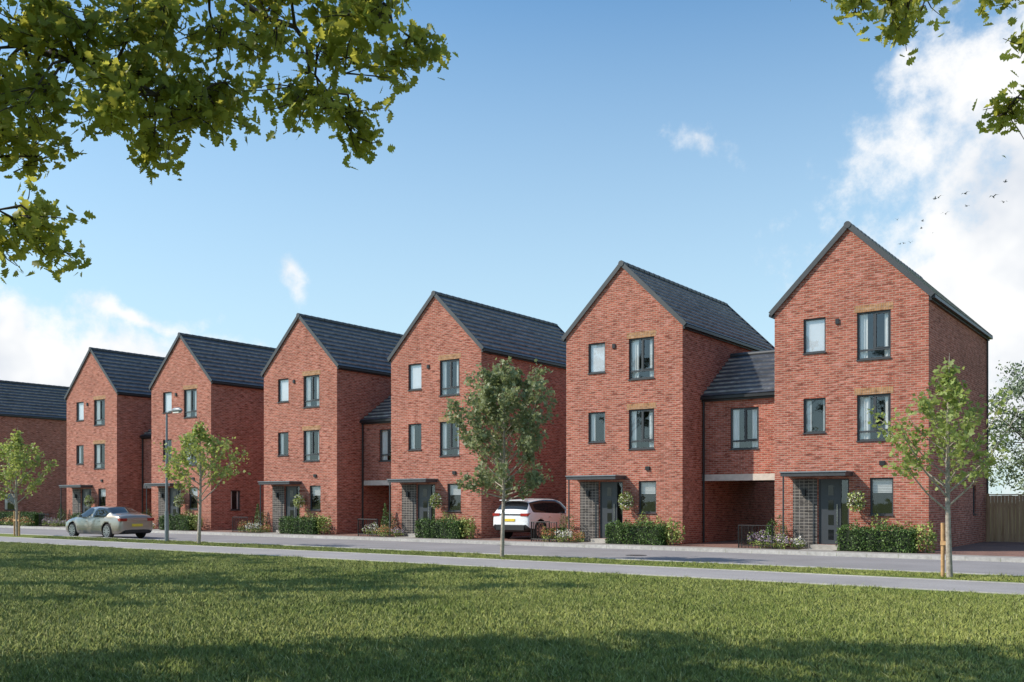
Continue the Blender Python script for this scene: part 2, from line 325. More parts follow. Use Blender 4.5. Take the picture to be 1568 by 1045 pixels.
def house(XL,XR,ZA,side=None,depth=D):
    e=empty('brick_house',((XL+XR)/2,0,0))
    W=XR-XL; k=W/5.06; xl=-W/2; xr=W/2
    wl=MB();fr=MB();gl=MB();inn=MB();rf=MB();tr=MB();dr=MB()
    o=(xl,0,0);ud=(1,0,0);inw=(0,1,0)
    wins=[(1.02,1.78,6.66,7.84,'blank'),(2.82,3.90,6.28,7.85,'tall'),(1.02,1.78,3.93,5.11,'small'),(2.82,3.90,3.60,5.12,'tall'),(3.24,3.98,1.15,2.37,'ground')]
    wins=[(a*k,b*k,c,d,s) for a,b,c,d,s in wins]; door=(1.53*k,2.56*k,.14,2.36)
    wall(wl,o,ud,W,0,ZE,[w[:4] for w in wins]+[door],'brick',inw)
    for w in wins:
        window(fr,gl,inn,o,ud,inw,*w[:4],w[4])
        if w[4] in('tall',): 
            tr.lbox(o,ud,inw,w[0]-.08,w[1]+.08,-.004,.05,w[3]+.003,w[3]+.225,'tan')
        elif w[4]=='ground': tr.lbox(o,ud,inw,w[0]-.06,w[1]+.06,-.004,.05,w[3]+.003,w[3]+.225,'brick')
    wl.poly([(xl,0,ZE),(xr,0,ZE),(0,0,ZA)],'brick'); wl.poly([(xl,depth,ZE),(xr,depth,ZE),(0,depth,ZA)],'brick')
    wall(wl,(xl,0,0),(0,1,0),depth,0,ZE,[],'brick',(1,0,0))
    sh=side or []
    wall(wl,(xr,0,0),(0,1,0),depth,0,ZE,[s[:4] for s in sh],'brick',(-1,0,0))
    for s in sh: window(fr,gl,inn,(xr,0,0),(0,1,0),(-1,0,0),*s[:4],'small')
    wall(wl,(xl,depth,0),(1,0,0),W,0,ZE,[],'brick',(0,-1,0))
    sl=(ZA-ZE)/(W/2); ov=.10
    for s in(-1,1):
        xe=s*(W/2+ov); ze=ZE-ov*sl; up=Vector((s*sl,0,1)).normalized()
        roof_slope(rf,(xe,-.05,ze),(0,-.05,ZA),(0,depth+.1,0),up,11)
        barge(tr,(xe,-.05,ze),(0,-.05,ZA),up,(0,-1,0),-.03,.135,.03); barge(tr,(xe,depth+.05,ze),(0,depth+.05,ZA),up,(0,1,0),-.03,.135,.03)
        gx=s*(W/2+ov+.045)
        tr.box(gx-.055,gx+.055,-.03,depth+.03,ze-.045,ze+.05,'soff')
        tr.box(min(s*(W/2+.004),s*(W/2+ov-.012)),max(s*(W/2+.004),s*(W/2+ov-.012)),0,depth,ze-.10,ze+.01,'soff')
    n=int(depth/.42)
    for i in range(n):
        y0=-.1+(depth+.2)*i/n;y1=-.1+(depth+.2)*(i+1)/n
        rf.tube([(0,y0,ZA+.07),(0,y1-.01,ZA+.07)],[.12,.105],'trim',10)
    tr.tube([(xr+.06,depth-.3,ZE-.15),(xr+.06,depth-.3,.05)],[.035,.035],'soff',8)
    tr.lbox(o,ud,inw,2.12*k,2.24*k,-.05,.02,7.55,7.72,'soff'); 
    tr.lbox(o,ud,inw,3.55*k,3.72*k,-.06,.02,2.78,2.92,'soff')
    tr.lbox(o,ud,inw,.66*k,1.50*k,-.03,.05,.0,2.36,'greybrick')
    tr.lbox(o,ud,inw,.50*k,2.68*k,-.78,.02,2.44,2.56,'trim'); tr.lbox(o,ud,inw,.47*k,2.71*k,-.81,.01,2.563,2.60,'metal')
    tr.tube([(xl+.58*k,-.72,2.44),(xl+.58*k,-.72,.02)],[.03,.03],'trim',8)
    a,b,c,d=door
    dr.lbox(o,ud,inw,a,a+.05,.05,.12,c,d,'frame');dr.lbox(o,ud,inw,b-.05,b,.05,.12,c,d,'frame');dr.lbox(o,ud,inw,a+.05,b-.05,.05,.12,d-.05,d,'frame')
    s0=b-.33
    dr.lbox(o,ud,inw,s0,s0+.05,.05,.12,c,d-.05,'frame')
    dr.lbox(o,ud,inw,a+.05,s0,.07,.12,c,d-.05,'door')
    for i in range(4):
        z=c+.16+i*.5; dr.lbox(o,ud,inw,a+.32,s0-.20,.062,.075,z,z+.34,'cglass')
    dr.tube([(xl+s0-.07,.03,.8),(xl+s0-.07,.03,1.5)],[.015,.015],'chrome',8)
    p=lambda u,z,w:(xl+u,w,z)
    gl.poly([p(s0+.05,c+.05,.09),p(b-.05,c+.05,.09),p(b-.05,d-.05,.09),p(s0+.05,d-.05,.09)],'glass')
    inn.poly([p(a,c,.4),p(b,c,.4),p(b,d,.4),p(a,d,.4)],'interior')
    dr.lbox(o,ud,inw,a-.1,b+.1,-.5,.12,0,.135,'slab')
    tr.lbox(o,ud,inw,1.0*k,1.12*k,-.14,-.032,1.78,2.0,'soff')
    wl.obj('walls',e);fr.obj('window_frames',e);gl.obj('window_glass',e);inn.obj('rooms_and_curtains',e);rf.obj('roof',e);tr.obj('trim_and_canopy',e);dr.obj('front_door',e)
    return e
def link(XL,XR):
    e=empty('link_building',((XL+XR)/2,1.73,0)); W=XR-XL-.01; xl=-W/2; dp=5.4;ZK=5.62;ZR=7.45;zo=2.38
    wl=MB();fr=MB();gl=MB();inn=MB();rf=MB();tr=MB()
    w=(W*.32,W*.64,3.56,5.12)
    wall(wl,(xl,0,0),(1,0,0),W,zo+.24,ZK,[w],'brick',(0,1,0)); window(fr,gl,inn,(xl,0,0),(1,0,0),(0,1,0),*w,'link')
    wall(wl,(xl,dp,0),(1,0,0),W,zo+.24,ZK,[],'brick',(0,-1,0))
    tr.lbox((xl,0,0),(1,0,0),(0,1,0),0,W,-.02,.2,zo,zo+.24,'stone')
    wl.poly([(xl,.2,zo+.05),(-xl,.2,zo+.05),(-xl,dp,zo+.05),(xl,dp,zo+.05)],'interior')
    wl.box(-xl-.62,-xl-.004,dp-.3,dp,0,zo+.24,'brick')
    sl=(ZR-ZK)/(dp/2);
    for s,ye in((-1,-.12),(1,dp+.12)):
        ze=ZK-.12*sl; up=Vector((0,s*sl,1)).normalized()
        roof_slope(rf,(xl,ye,ze),(xl,dp/2,ZR),(W,0,0),up,10)
        y=ye+s*.05; tr.box(xl,-xl,y-.055,y+.055,ze-.045,ze+.05,'soff')
        y2=sorted((ye,ye-s*.11)); tr.box(xl,-xl,y2[0]+.012,y2[1],ze-.12,ze+.0,'soff')
    rf.tube([(xl,dp/2,ZR+.07),(-xl,dp/2,ZR+.07)],[.11,.11],'trim',10)
    tr.tube([(xl+.07,-.06,ZK-.2),(xl+.07,-.06,.02)],[.04,.04],'soff',8)
    wl.obj('walls',e);fr.obj('window_frame',e);gl.obj('window_glass',e);inn.obj('room',e);rf.obj('roof',e);tr.obj('lintel_and_gutters',e)
HS=[(-12.38,-7.32,10.74),(-21.05,-15.91,10.72),(-30.72,-25.41,10.80),(-39.77,-34.32,10.85),(-49.81,-44.21,10.92),(-59.14,-53.40,10.98)]
for i,(a,b,z) in enumerate(HS):
    side=None
    if i==0: side=[(6.9,7.5,1.1,2.2)]
    if i==4: side=[(1.3,1.95,1.1,2.2)]
    house(a,b,z,side)
house(-79.4,-73.9,10.9,[(3.2,4.2,.9,2.2),(9,9.9,3.8,5.1)],depth=22)
link(HS[1][1],HS[0][0]);link(HS[3][1],HS[2][0]);link(HS[5][1],HS[4][0])
# ---------------------------------------------------------------- ground
YK=-2.6;YN=-9.25;YP0=-11.5;YP1=-13.85
g=MB(); prof=[(-700,0),(YN,0),(YN,-.1),(YK,-.1),(YK,0),(900,0)]
for i in range(len(prof)-1):
    (y0,z0),(y1,z1)=prof[i],prof[i+1]; g.poly([(-900,y0,z0),(700,y0,z0),(700,y1,z1),(-900,y1,z1)],'ground')
g.obj('ground')
def sheet(name,x0,x1,y0,y1,z,k):
    m=MB(); m.poly([(x0,y0,z),(x1,y0,z),(x1,y1,z),(x0,y1,z)],k); return m.obj(name)
sheet('road',-400,300,YN,YK,-.096,'asphalt')
sheet('footpath',-400,300,YP1,YP0,.004,'path')
sheet('pavement',-400,300,YK+.13,-1.42,.004,'pave')
m=MB()
for y0,y1 in((YK-.002,YK+.13),(YN-.13,YN+.002)):
    x=-120
    while x<30: m.box(x,x+.905,y0,y1,-.099,.018,'kerb'); x+=.914
m.obj('kerb')
m=MB(); 
for y0,y1 in((YP1-.05,YP1),(YP0,YP0+.05)): m.box(-120,40,y0,y1,-.01,.02,'kerb')
m.obj('path_edging')
m=MB()
for a,b in((-25.41,-21.05),(-44.21,-39.77),(-15.91,-12.38),(-34.32,-30.72),(-53.40,-49.81),(-7.32,3.5),(-64,-59.14)):
    a2,b2=a+.02,b-.02; m.poly([(a2,-1.42,.006),(b2,-1.42,.006),(b2,14,.006),(a2,14,.006)],'block')
m.obj('driveway')
m=MB()
for (a,b,z) in HS:
    k=(b-a)/5.06
    m.poly([(a,-1.42,.007),(a+1.35*k,-1.42,.007),(a+1.35*k,-.0,.007),(a,0,.007)],'soil')
    m.poly([(a+2.45*k,-1.42,.007),(b,-1.42,.007),(b,0,.007),(a+2.45*k,0,.007)],'soil')
    m.poly([(a+1.35*k,-1.42,.009),(a+2.45*k,-1.42,.009),(a+2.45*k,0,.009),(a+1.35*k,0,.009)],'slab')
m.obj('front_garden')
m=MB()
m.tube([(-14.6,-5.9,-.094),(-14.6,-5.9,-.088)],[.33,.33],'trim',24,sm=False)
m.box(-22.3,-21.9,-2.98,-2.62,-.095,-.088,'soff')
m.obj('drain_cover')
m=MB(); x=-7.2
m.box(-7.2,14,9.06,9.10,.25,.33,'fence');m.box(-7.2,14,9.06,9.10,1.4,1.48,'fence')
while x<14:
    m.box(x,x+.118,9.0+rnd(0,.006),9.03,0.02,1.82+rnd(-.01,.01),'fence'); x+=.125
m.box(-7.2,14,8.985,9.045,1.835,1.875,'fence')
x=-7.2
while x<14: m.box(x-.05,x+.05,9.04,9.14,0,1.9,'fence'); x+=1.83
m.obj('timber_fence')
# ---------------------------------------------------------------- planting
def hedge(x0,x1,y0,y1,h):
    e=empty('box_hedge',((x0+x1)/2,(y0+y1)/2,0)); cx,cy=e.location.x,e.location.y
    m=MB(); m.box(x0-cx+.06,x1-cx-.06,y0-cy+.06,y1-cy-.06,0,h-.07,'core'); m.obj('hedge_core',e)
    A=[]; n=int(((x1-x0)*(y1-y0)+2*(x1-x0)*h+2*(y1-y0)*h)*620)
    for i in range(n):
        u,v,w=rnd(x0,x1)-cx,rnd(y0,y1)-cy,rnd(.02,h)
        f=random.random(); wob=.04*math.sin(u*5)+.03*math.sin(u*13)
        if f<.3: w=h+random.gauss(0,.045)+wob
        elif f<.72: v=y0-cy+random.gauss(0,.035)+wob
        elif f<.86: u=x1-cx+random.gauss(0,.04)
        else: u=x0-cx+random.gauss(0,.03)
        A.append((u,v,w))
    leaves('hedge_leaves',A,.06,'hedge',up=.4,parent=e)
def shrub(name,x,y,r,h,k,n,size=.06,z0=0,k2=None,shape='ball'):
    e=empty(name,(x,y,z0)); A=[];B=[]
    for i in range(n):
        v=rvec();v.normalize(); rr=random.random()**.3*(1+.18*math.sin(5*v.x+3*v.y+x))
        if shape=='cone':
            t=random.random()**1.3; a=rnd(0,6.28); q=r*(1-t)*rnd(.75,1.05)+.02; p=(q*math.cos(a),q*math.sin(a),h*t)
        else: p=(v.x*r*rr,v.y*r*rr,h/2+v.z*h/2*rr)
        (B if (k2 and p[2]>h*.4 and random.random()<.65) else A).append(p)
    m=MB(); 
    for j in range(5): 
        q=rvec(r*.3); m.tube([(0,0,0),(q.x,q.y,h*.6)],[.012,.005],'bark',5)
    m.obj('stems',e); leaves('foliage',A,size,k,parent=e)
    if B: leaves('flowers',B,size*.9,k2,parent=e)
    return e
def railing(x0,x1,y0,y1,h=.8):
    e=empty('metal_railing',(x0,y0,0)); m=MB()
    def run(a,b):
        a=Vector(a);b=Vector(b);L=(b-a).length;n=int(L/.11)
        for z in(.1,h-.02): m.tube([a+Vector((0,0,z)),b+Vector((0,0,z))],[.016,.016],'rail',6)
        for i in range(n+1):
            p=a.lerp(b,i/n); r=.02 if i in(0,n) else .009; m.tube([p,p+Vector((0,0,h-.01))],[r,r],'rail',5)
    run((0,0,0),(x1-x0,0,0)); run((0,0.02,0),(0,y1-y0,0)); m.obj('rails',e)
for i,(a,b,z) in enumerate(HS):
    k=(b-a)/5.06
    hedge(a+2.62*k,b-.15,-1.38,-.85,.74)
    shrub('ornamental_shrub',b+.12,-1.0,.38,.95,'shrub',520,.09)
    shrub('ornamental_shrub',a+3.0*k,-.45,.3,.95,'hedge',300,.07)
    shrub('ornamental_shrub',a+3.7*k,-.5,.38,1.16,'shrub',460,.07)
    shrub('ornamental_shrub',a+4.4*k,-.5,.36,1.0,'shrub',400,.07)
    shrub('topiary_ball',a+.3*k,-.45,.36,1.12,'hedge',800,.05)
    shrub('flowering_shrub',a-.05*k,-1.15,.42,.62,'shrub',560,.065,k2=['purple','orange','whitefl','orange','whitefl','purple'][i])
    shrub('flowering_shrub',a+.65*k,-1.2,.42,.52,'shrub',520,.065,k2=['purple','whitefl','orange','whitefl','orange','purple'][i])
    shrub('flowering_shrub',a+1.15*k,-.9,.3,.42,'shrub',360,.06,k2=['whitefl','orange','purple','orange','whitefl','purple'][i])
    if i in(2,3,5,0): shrub('cone_topiary' ,a-.05,-.35,.27,1.5 if i else .9,'hedge',620,.06,shape='cone')
    railing(a-.75,a+.45,-1.38,-.1)
    e=empty('hanging_basket',(a+2.90*k,-.36,1.60)); m=MB()
    m.tube([(0,.36,.50),(0,-.02,.50)],[.014,.014],'soff',6);m.tube([(0,0,.50),(0,0,.0)],[.006,.006],'soff',5)
    m.tube([(0,0,-.16),(0,0,-.04)],[.08,.2],'pot',10); m.obj('bracket_and_bowl',e)
    A=[tuple(Vector((v.x*.31,v.y*.29,v.z*.38+.0))) for v in [rvec().normalized()*random.random()**.3 for _ in range(560)]]
    leaves('foliage',A[:400],.075,'shrub',parent=e); leaves('flowers',A[400:],.06,'whitefl',parent=e)
hedge(-73,-60.2,-1.6,-.9,.8)
for x in(-60.6,-62.5,-65,-67.5,-70): shrub('flowering_shrub',x,-1.9,.55,.6,'shrub',350,.09,k2='whitefl' if int(x)%2 else 'orange')
# ---------------------------------------------------------------- trees
def young_tree(name,pos,H,h0,R,prof,nl,size,lk,nb=24,lean=0,stake=None,seed=1,tr=.05):
    st=random.getstate(); random.seed(seed)
    e=empty(name,pos); m=MB(); tp=[];rad=[]
    for i in range(11):
        t=i/10; tp.append(Vector((lean*t+.05*math.sin(3*t+seed),.05*math.cos(4*t+seed)-.05,H*.95*t))); rad.append(tr*(1-t)**.8+.006)
    m.tube(tp,rad,'bark',8); L=[]
    at=lambda h:tp[min(9,int(h/(H*.95)*10))].lerp(tp[min(10,int(h/(H*.95)*10)+1)],(h/(H*.95)*10)%1)
    az=rnd(0,6)
    for i in range(nb):
        f=(i+.5)/nb*.97; az+=2.4+rnd(-.4,.4); hb=h0+(H-h0)*f*.86; 
        ftip=min(.98,f+.12); r=R*prof(ftip)*rnd(.65,1.12)
        p0=at(hb); d=Vector((math.cos(az),math.sin(az),0)); rise=r*rnd(.7,1.2)*(.35 if f<.15 and H>5.5 else 1)+.05
        pts=[p0,p0+d*r*.45+Vector((0,0,rise*.35)),p0+d*r*.8+Vector((0,0,rise*.75)),p0+d*r+Vector((0,0,rise*1.1))]
        b0=max(.009,tr*.45*(1-f)); m.tube(pts,[b0,b0*.7,b0*.45,.004],'bark',5)
        subs=[pts]
        for j in range(4):
            t=rnd(.3,.95)*3; q=pts[int(t)].lerp(pts[min(3,int(t)+1)],t%1); dd=(d*rnd(.2,.8)+rvec(.5)); dd.z=abs(dd.z)*.6+.15; dd.normalize(); l=r*rnd(.25,.5)
            s2=[q,q+dd*l*.5,q+dd*l+Vector((0,0,.05))]; m.tube(s2,[b0*.4,b0*.3,.003],'bark',4); subs.append(s2)
        w=int(nl*(.35+prof(ftip))/nb/1.1)
        for j in range(w):
            s=random.choice(subs); t=rnd(.35 if s is pts else .15,1)*(len(s)-1); a=int(min(t,len(s)-1.001)); q=s[a].lerp(s[a+1],t-a)
            L.append(q+rvec(size*.75))
    m.obj('trunk_and_branches',e); leaves('foliage',[tuple(p) for p in L],size,lk,T_MAPLE,up=.5,parent=e)
    if stake:
        s=MB()
        for dx in stake: s.tube([(dx,-.05,0),(dx,-.05,1.15)],[.04,.04],'wood',8)
        s.box(min(stake+[0])-.04,max(stake+[0])+.04,-.10,-.07,.68,.76,'wood'); s.obj('stakes',e)
    random.setstate(st)
cone=lambda f:min(1,.55+f*2.2)*max(0,(1-f))**.85*1.25 if f>.0 else .5
oval=lambda f:math.sqrt(max(0,1-((f-.42)/.60)**2))
young_tree('young_tree',(-4.51,-10.5,0),5.0,1.35,1.35,cone,2500,.11,'youngleaf',32,stake=[-.14],seed=3,tr=.06)
young_tree('young_tree',(-16.4,-10.4,0),5.7,1.55,1.30,oval,8000,.11,'denseleaf',60,seed=5,tr=.055)
young_tree('young_tree',(-30.6,-10.4,0),5.0,1.4,1.5,cone,2700,.12,'youngleaf',28,seed=11,tr=.065)
young_tree('young_tree',(-44.3,-10.4,0),5.3,1.3,1.6,cone,2700,.13,'youngleaf',28,stake=[-.25,.2],seed=8,tr=.07)
def oak(name,base,H,R,zc,rz,ncl,per,size,lk,tmpl=T_SIMPLE,seed=1,keep=None,tr=.32,cr=.75):
    st=random.getstate(); random.seed(seed)
    e=empty(name,base); m=MB(); b=Vector(base)
    m.tube([(0,0,0),(.1,.05,zc*.35),(0,.1,zc*.75),(.05,0,zc*1.2)],[tr,tr*.75,tr*.6,tr*.3],'barkdark',9)
    L=[]
    for i in range(ncl):
        for _ in range(50):
            v=rvec().normalized()*random.random()**.45; p=Vector((v.x*R,v.y*R,zc+v.z*rz))
            if keep is None or keep(b+p): break
        else: continue
        s=Vector((rnd(-.05,.05),rnd(-.05,.05),rnd(zc*.35,zc*1.1))); mid=s.lerp(p,.5)+Vector((0,0,.25))
        if i%3==0: m.tube([s,mid,p],[tr*.28,tr*.13,.015],'barkdark',5)
        for j in range(per): 
            q=rvec(cr*.42); q.z*=.6; L.append(tuple(p+q))
    m.obj('trunk_and_limbs',e); leaves('foliage',L,size,lk,tmpl,parent=e)
    random.setstate(st); return e
o1=oak('oak_tree',P(-15.0,18.2,0),12,4.3,8.6,4.2,54,90,.2,'shadeleaf',seed=2,cr=.55)
def inst(src,loc,s,rz):
    e=empty(src.name.split('.')[0],loc,rz); e.scale=(s,s,s)
    for c in src.children:
        o=bpy.data.objects.new(c.name,c.data); COL.objects.link(o); o.parent=e
    return e
inst(o1,P(-23.5,25,0),1.05,1.2)
for l,d,s,r in((-16,-14,1.1,.5),(-4,-24,1.3,2),(9,-20,1.2,3),(22,-12,1.2,4),(34,-2,1.3,5),(-30,-4,1.2,1)): inst(o1,P(l,d,0),s,r)
w1=oak('willow_tree',(-3.5,24,0),11,4.2,5.6,5.2,140,150,.17,'hazeleaf',seed=9,cr=1.0)
inst(w1,(4.5,27,0),1.05,2); inst(w1,(13,25,0),.95,4); inst(w1,(-7.5,31,0),.95,1)
def near_oak(name,base,limbs,clusters,per,r,extra):
    e=empty(name,base); b=Vector(base); m=MB(); L=[]; nodes=[]
    for pts,r0,r1 in limbs:
        q=[P(*p)-b for p in pts]; n=len(q); dense=[]
        for i in range(n-1):
            for s in range(4): dense.append(q[i].lerp(q[i+1],s/4)+rvec(.03 if i else .0))
        dense.append(q[-1]); rr=[r0+(r1-r0)*i/(len(dense)-1) for i in range(len(dense))]
        m.tube(dense,rr,'barkdark',7); nodes+=[(d,rr[i]) for i,d in enumerate(dense)]
    for (l,d,z) in clusters:
        c=P(l,d+rnd(-.6,.6),z)-b; nd,nr=min(nodes,key=lambda t:(t[0]-c).length)
        mid=nd.lerp(c,.5)+Vector((0,0,.06))+rvec(.03); m.tube([nd,mid,c],[min(nr,.014),.009,.004],'barkdark',5)
        for t in range(8):
            tip=c+Vector((random.gauss(0,1)*r,random.gauss(0,1)*r,random.gauss(0,.6)*r-.02)); s=nd.lerp(c,rnd(.5,1))
            m.tube([s,s.lerp(tip,.5)+rvec(.02),tip],[.005,.004,.002],'barkdark',4)
            for j in range(per//8): 
                L.append(tuple(s.lerp(tip,rnd(.3,1.1))+rvec(.05)))
    m.obj('trunk_and_limbs',e); leaves('foliage',L,.084,'oakleaf',T_OAK,up=.4,parent=e)
    Lu=[]; m=MB()
    for (cl,cd,cz),(rl,rd,rz),n,pp,keep in extra:
        m2=0
        while m2<n:
            v=rvec().normalized()*random.random()**.4; l,d,z=cl+v.x*rl,cd+v.y*rd,cz+v.z*rz
            m2+=1
            if not keep(l,d,z): continue
            c=P(l,d,z)-b
            if m2%3==0: m.tube([Vector((0,0,3.0)),Vector((0,0,3.0)).lerp(c,.5)+Vector((0,0,.5)),c],[.07,.035,.008],'barkdark',5)
            for j in range(pp): q=rvec(.24); q.z*=.6; Lu.append(tuple(c+q))
    m.obj('upper_limbs',e); leaves('upper_foliage',Lu,.16,'upleaf',T_SIMPLE,up=.4,parent=e)
keepL=lambda l,d,z:(z>2.3+.5246*d) or (l<-.536*d-1.2) 
cl=[(-3.35,4.76),(-2.95,4.85),(-2.51,4.81),(-2.11,4.85),(-3.22,4.41),(-2.82,4.5),(-2.42,4.45),(-2.06,4.36),(-2.60,4.05),(-2.15,4.22),(-3.4,4.10),(-3.22,3.98),(-3.04,4.23),
    (-3.5,4.5),(-3.1,4.62),(-2.65,4.65),(-2.25,4.62),(-3.3,5.1),(-2.8,5.1),(-2.3,5.1),(-2.7,4.3),(-2.6,4.9),(-1.9,4.95),(-3.0,4.9),(-3.45,4.3),(-2.95,4.4),
    (-3.45,4.9),(-3.2,4.75),(-2.75,4.75),(-2.35,4.25),(-2.5,4.15),(-2.3,4.8),(-2.0,4.6),(-2.1,5.1),(-3.05,4.1),(-3.5,4.0),(-2.9,4.6),(-2.5,4.55),(-2.65,4.15),(-3.3,4.25),
    (-2.2,4.42),(-2.1,4.5),(-2.4,4.95),(-2.0,4.78),(-2.75,4.95),(-3.15,5.0),(-2.55,4.3),
    (-1.75,5.05),(-1.48,4.95),(-1.4,4.50),(-1.46,4.30),(-1.38,4.2),(-1.12,4.22),(-1.15,4.36),(-1.26,4.63),(-1.0,4.54),(-1.08,4.85),(-.82,4.81),(-.62,4.78),(-.75,4.66),(-1.3,4.9),(-1.0,4.7),(-.85,4.95),(-1.6,4.8),(-1.25,5.05),(-.95,5.05),
    (-3.5,3.52),(-3.26,3.56),(-3.46,3.3),(-3.5,3.72),(-3.35,3.45),(-3.55,3.4)]
near_oak('oak_tree',P(-8.0,3.6,0),
  [([(-8,3.6,0),(-7.9,3.7,1.6),(-7.6,3.9,3.2),(-7.2,4.1,4.6),(-6.8,4.4,6.5)],.36,.16),
   ([(-7.6,3.9,3.2),(-6,5,4.5),(-4.6,6.1,4.9),(-3.5,6.4,4.75),(-2.7,6.5,4.55),(-2.2,6.5,4.35)],.06,.008),
   ([(-7.4,4,4.0),(-5.2,5.5,5.5),(-3.6,6.3,5.35),(-2.6,6.5,5.2),(-1.9,6.5,5.1),(-1.45,6.5,4.72),(-1.25,6.5,4.4)],.06,.006),
   ([(-2.6,6.5,5.2),(-1.8,6.6,5.2),(-1.1,6.5,5.0),(-.7,6.5,4.78)],.018,.005),
   ([(-6,5,4.5),(-4.8,6.0,4.3),(-3.9,6.4,3.95),(-3.5,6.5,3.6)],.04,.006)],
  [(l,6.5,z) for l,z in cl],88,.13,[((-4.5,5.5,8.3),(4.5,3.6,2.4),50,45,keepL),((-8.5,8.6,8.0),(7.0,2.2,3.2),260,55,keepL)])
cr=[(1.32,5.04),(1.58,5.02),(2.25,5.05),(2.6,5.0),(2.69,4.86),(2.92,5.1),(3.18,4.98),(3.40,4.84),(3.47,4.66),(3.44,4.33),(1.9,5.25),(3.6,4.95),(3.3,5.1),(3.55,4.75),(2.45,5.1),(1.45,5.1),(3.5,4.4),(2.5,4.9)]
near_oak('oak_tree',P(6.2,3.2,0),
  [([(6.2,3.2,0),(6.2,3.2,1.8),(6.0,3.4,3.6),(5.8,3.6,5.6)],.3,.12),
   ([(6.1,3.3,3.2),(5.2,4.8,4.9),(4.2,6.2,5.4),(3.0,6.5,5.35),(2.0,6.5,5.35),(1.2,6.5,5.2)],.06,.007),
   ([(5.2,4.8,4.9),(4.3,6,4.9),(3.7,6.4,4.7),(3.5,6.5,4.35)],.03,.005)],
  [(l,6.4,z) for l,z in cr],60,.09,[((5.6,3.5,7.6),(3.4,3.2,2.2),50,40,lambda l,d,z:(z>2.3+.5246*d) or (l>.536*d+1.2))])
# ---------------------------------------------------------------- grass
def grass():
    m=[];f=[]; n=1000
    for i in range(n):
        r=.5*math.sqrt(random.random());a=rnd(0,6.283);x=r*math.cos(a);y=r*math.sin(a);b=rnd(0,3.14);w=rnd(.003,.008)
        h=rnd(.018,.05)*(1+.7*math.sin(x*17+1)*math.sin(y*15))*(1 if random.random()<.93 else 1.6)
        lx,ly=random.gauss(0,.6)*h,random.gauss(0,.6)*h; o=len(m)
        m+=[(x-w*math.cos(b),y-w*math.sin(b),0),(x+w*math.cos(b),y+w*math.sin(b),0),(x+lx,y+ly,h)]; f.append((o,o+1,o+2))
    me=bpy.data.meshes.new('grass_tuft'); me.from_pydata(m,[],f); me.materials.append(M['blade']); tuft=bpy.data.objects.new('grass_tuft',me); COL.objects.link(tuft)
    V=[];F=[]; d=7.6
    while d<42:
        st=.52 if d<16 else .62
        l=-.57*d-1.0
        while l<.57*d+1.0:
            p=P(l+rnd(-.12,.12),d+rnd(-.12,.12),.0)
            if p.y<YP1-.48 or (YP0+.45<p.y<YN-.55):
                a=rnd(0,6.283);o=len(V); q=.05
                for t in range(4): V.append((p.x+q*math.cos(a+t*1.5708),p.y+q*math.sin(a+t*1.5708),0.0))
                F.append((o,o+1,o+2,o+3))
            l+=st
        d+=st
    me=bpy.data.meshes.new('lawn_grass'); me.from_pydata(V,[],F); o=bpy.data.objects.new('lawn_grass',me); COL.objects.link(o)
    tuft.parent=o; o.instance_type='FACES'; o.use_instance_faces_scale=False; o.show_instancer_for_render=False; o.show_instancer_for_viewport=False
grass()
# ---------------------------------------------------------------- street lamp
e=empty('street_lamp',(-33.5,-9.9,0)); m=MB()
m.tube([(0,0,0),(0,0,1.2)],[.08,.08],'metal',12); m.tube([(0,0,1.2),(0,0,5.05)],[.055,.04],'metal',12)
m.tube([(0,0,5.0),(.05,0,5.12),(.2,0,5.16),(.45,0,5.17)],[.035,.03,.028,.028],'metal',8)
m.obj('column',e); m=MB()
m.tube([(.4,0,5.17),(.5,0,5.18),(.85,0,5.17),(1.0,0,5.15)],[.05,.1,.1,.04],'metal',8); m.box(.5,.88,-.07,.07,5.06,5.10,'lampw'); m.obj('lantern',e)
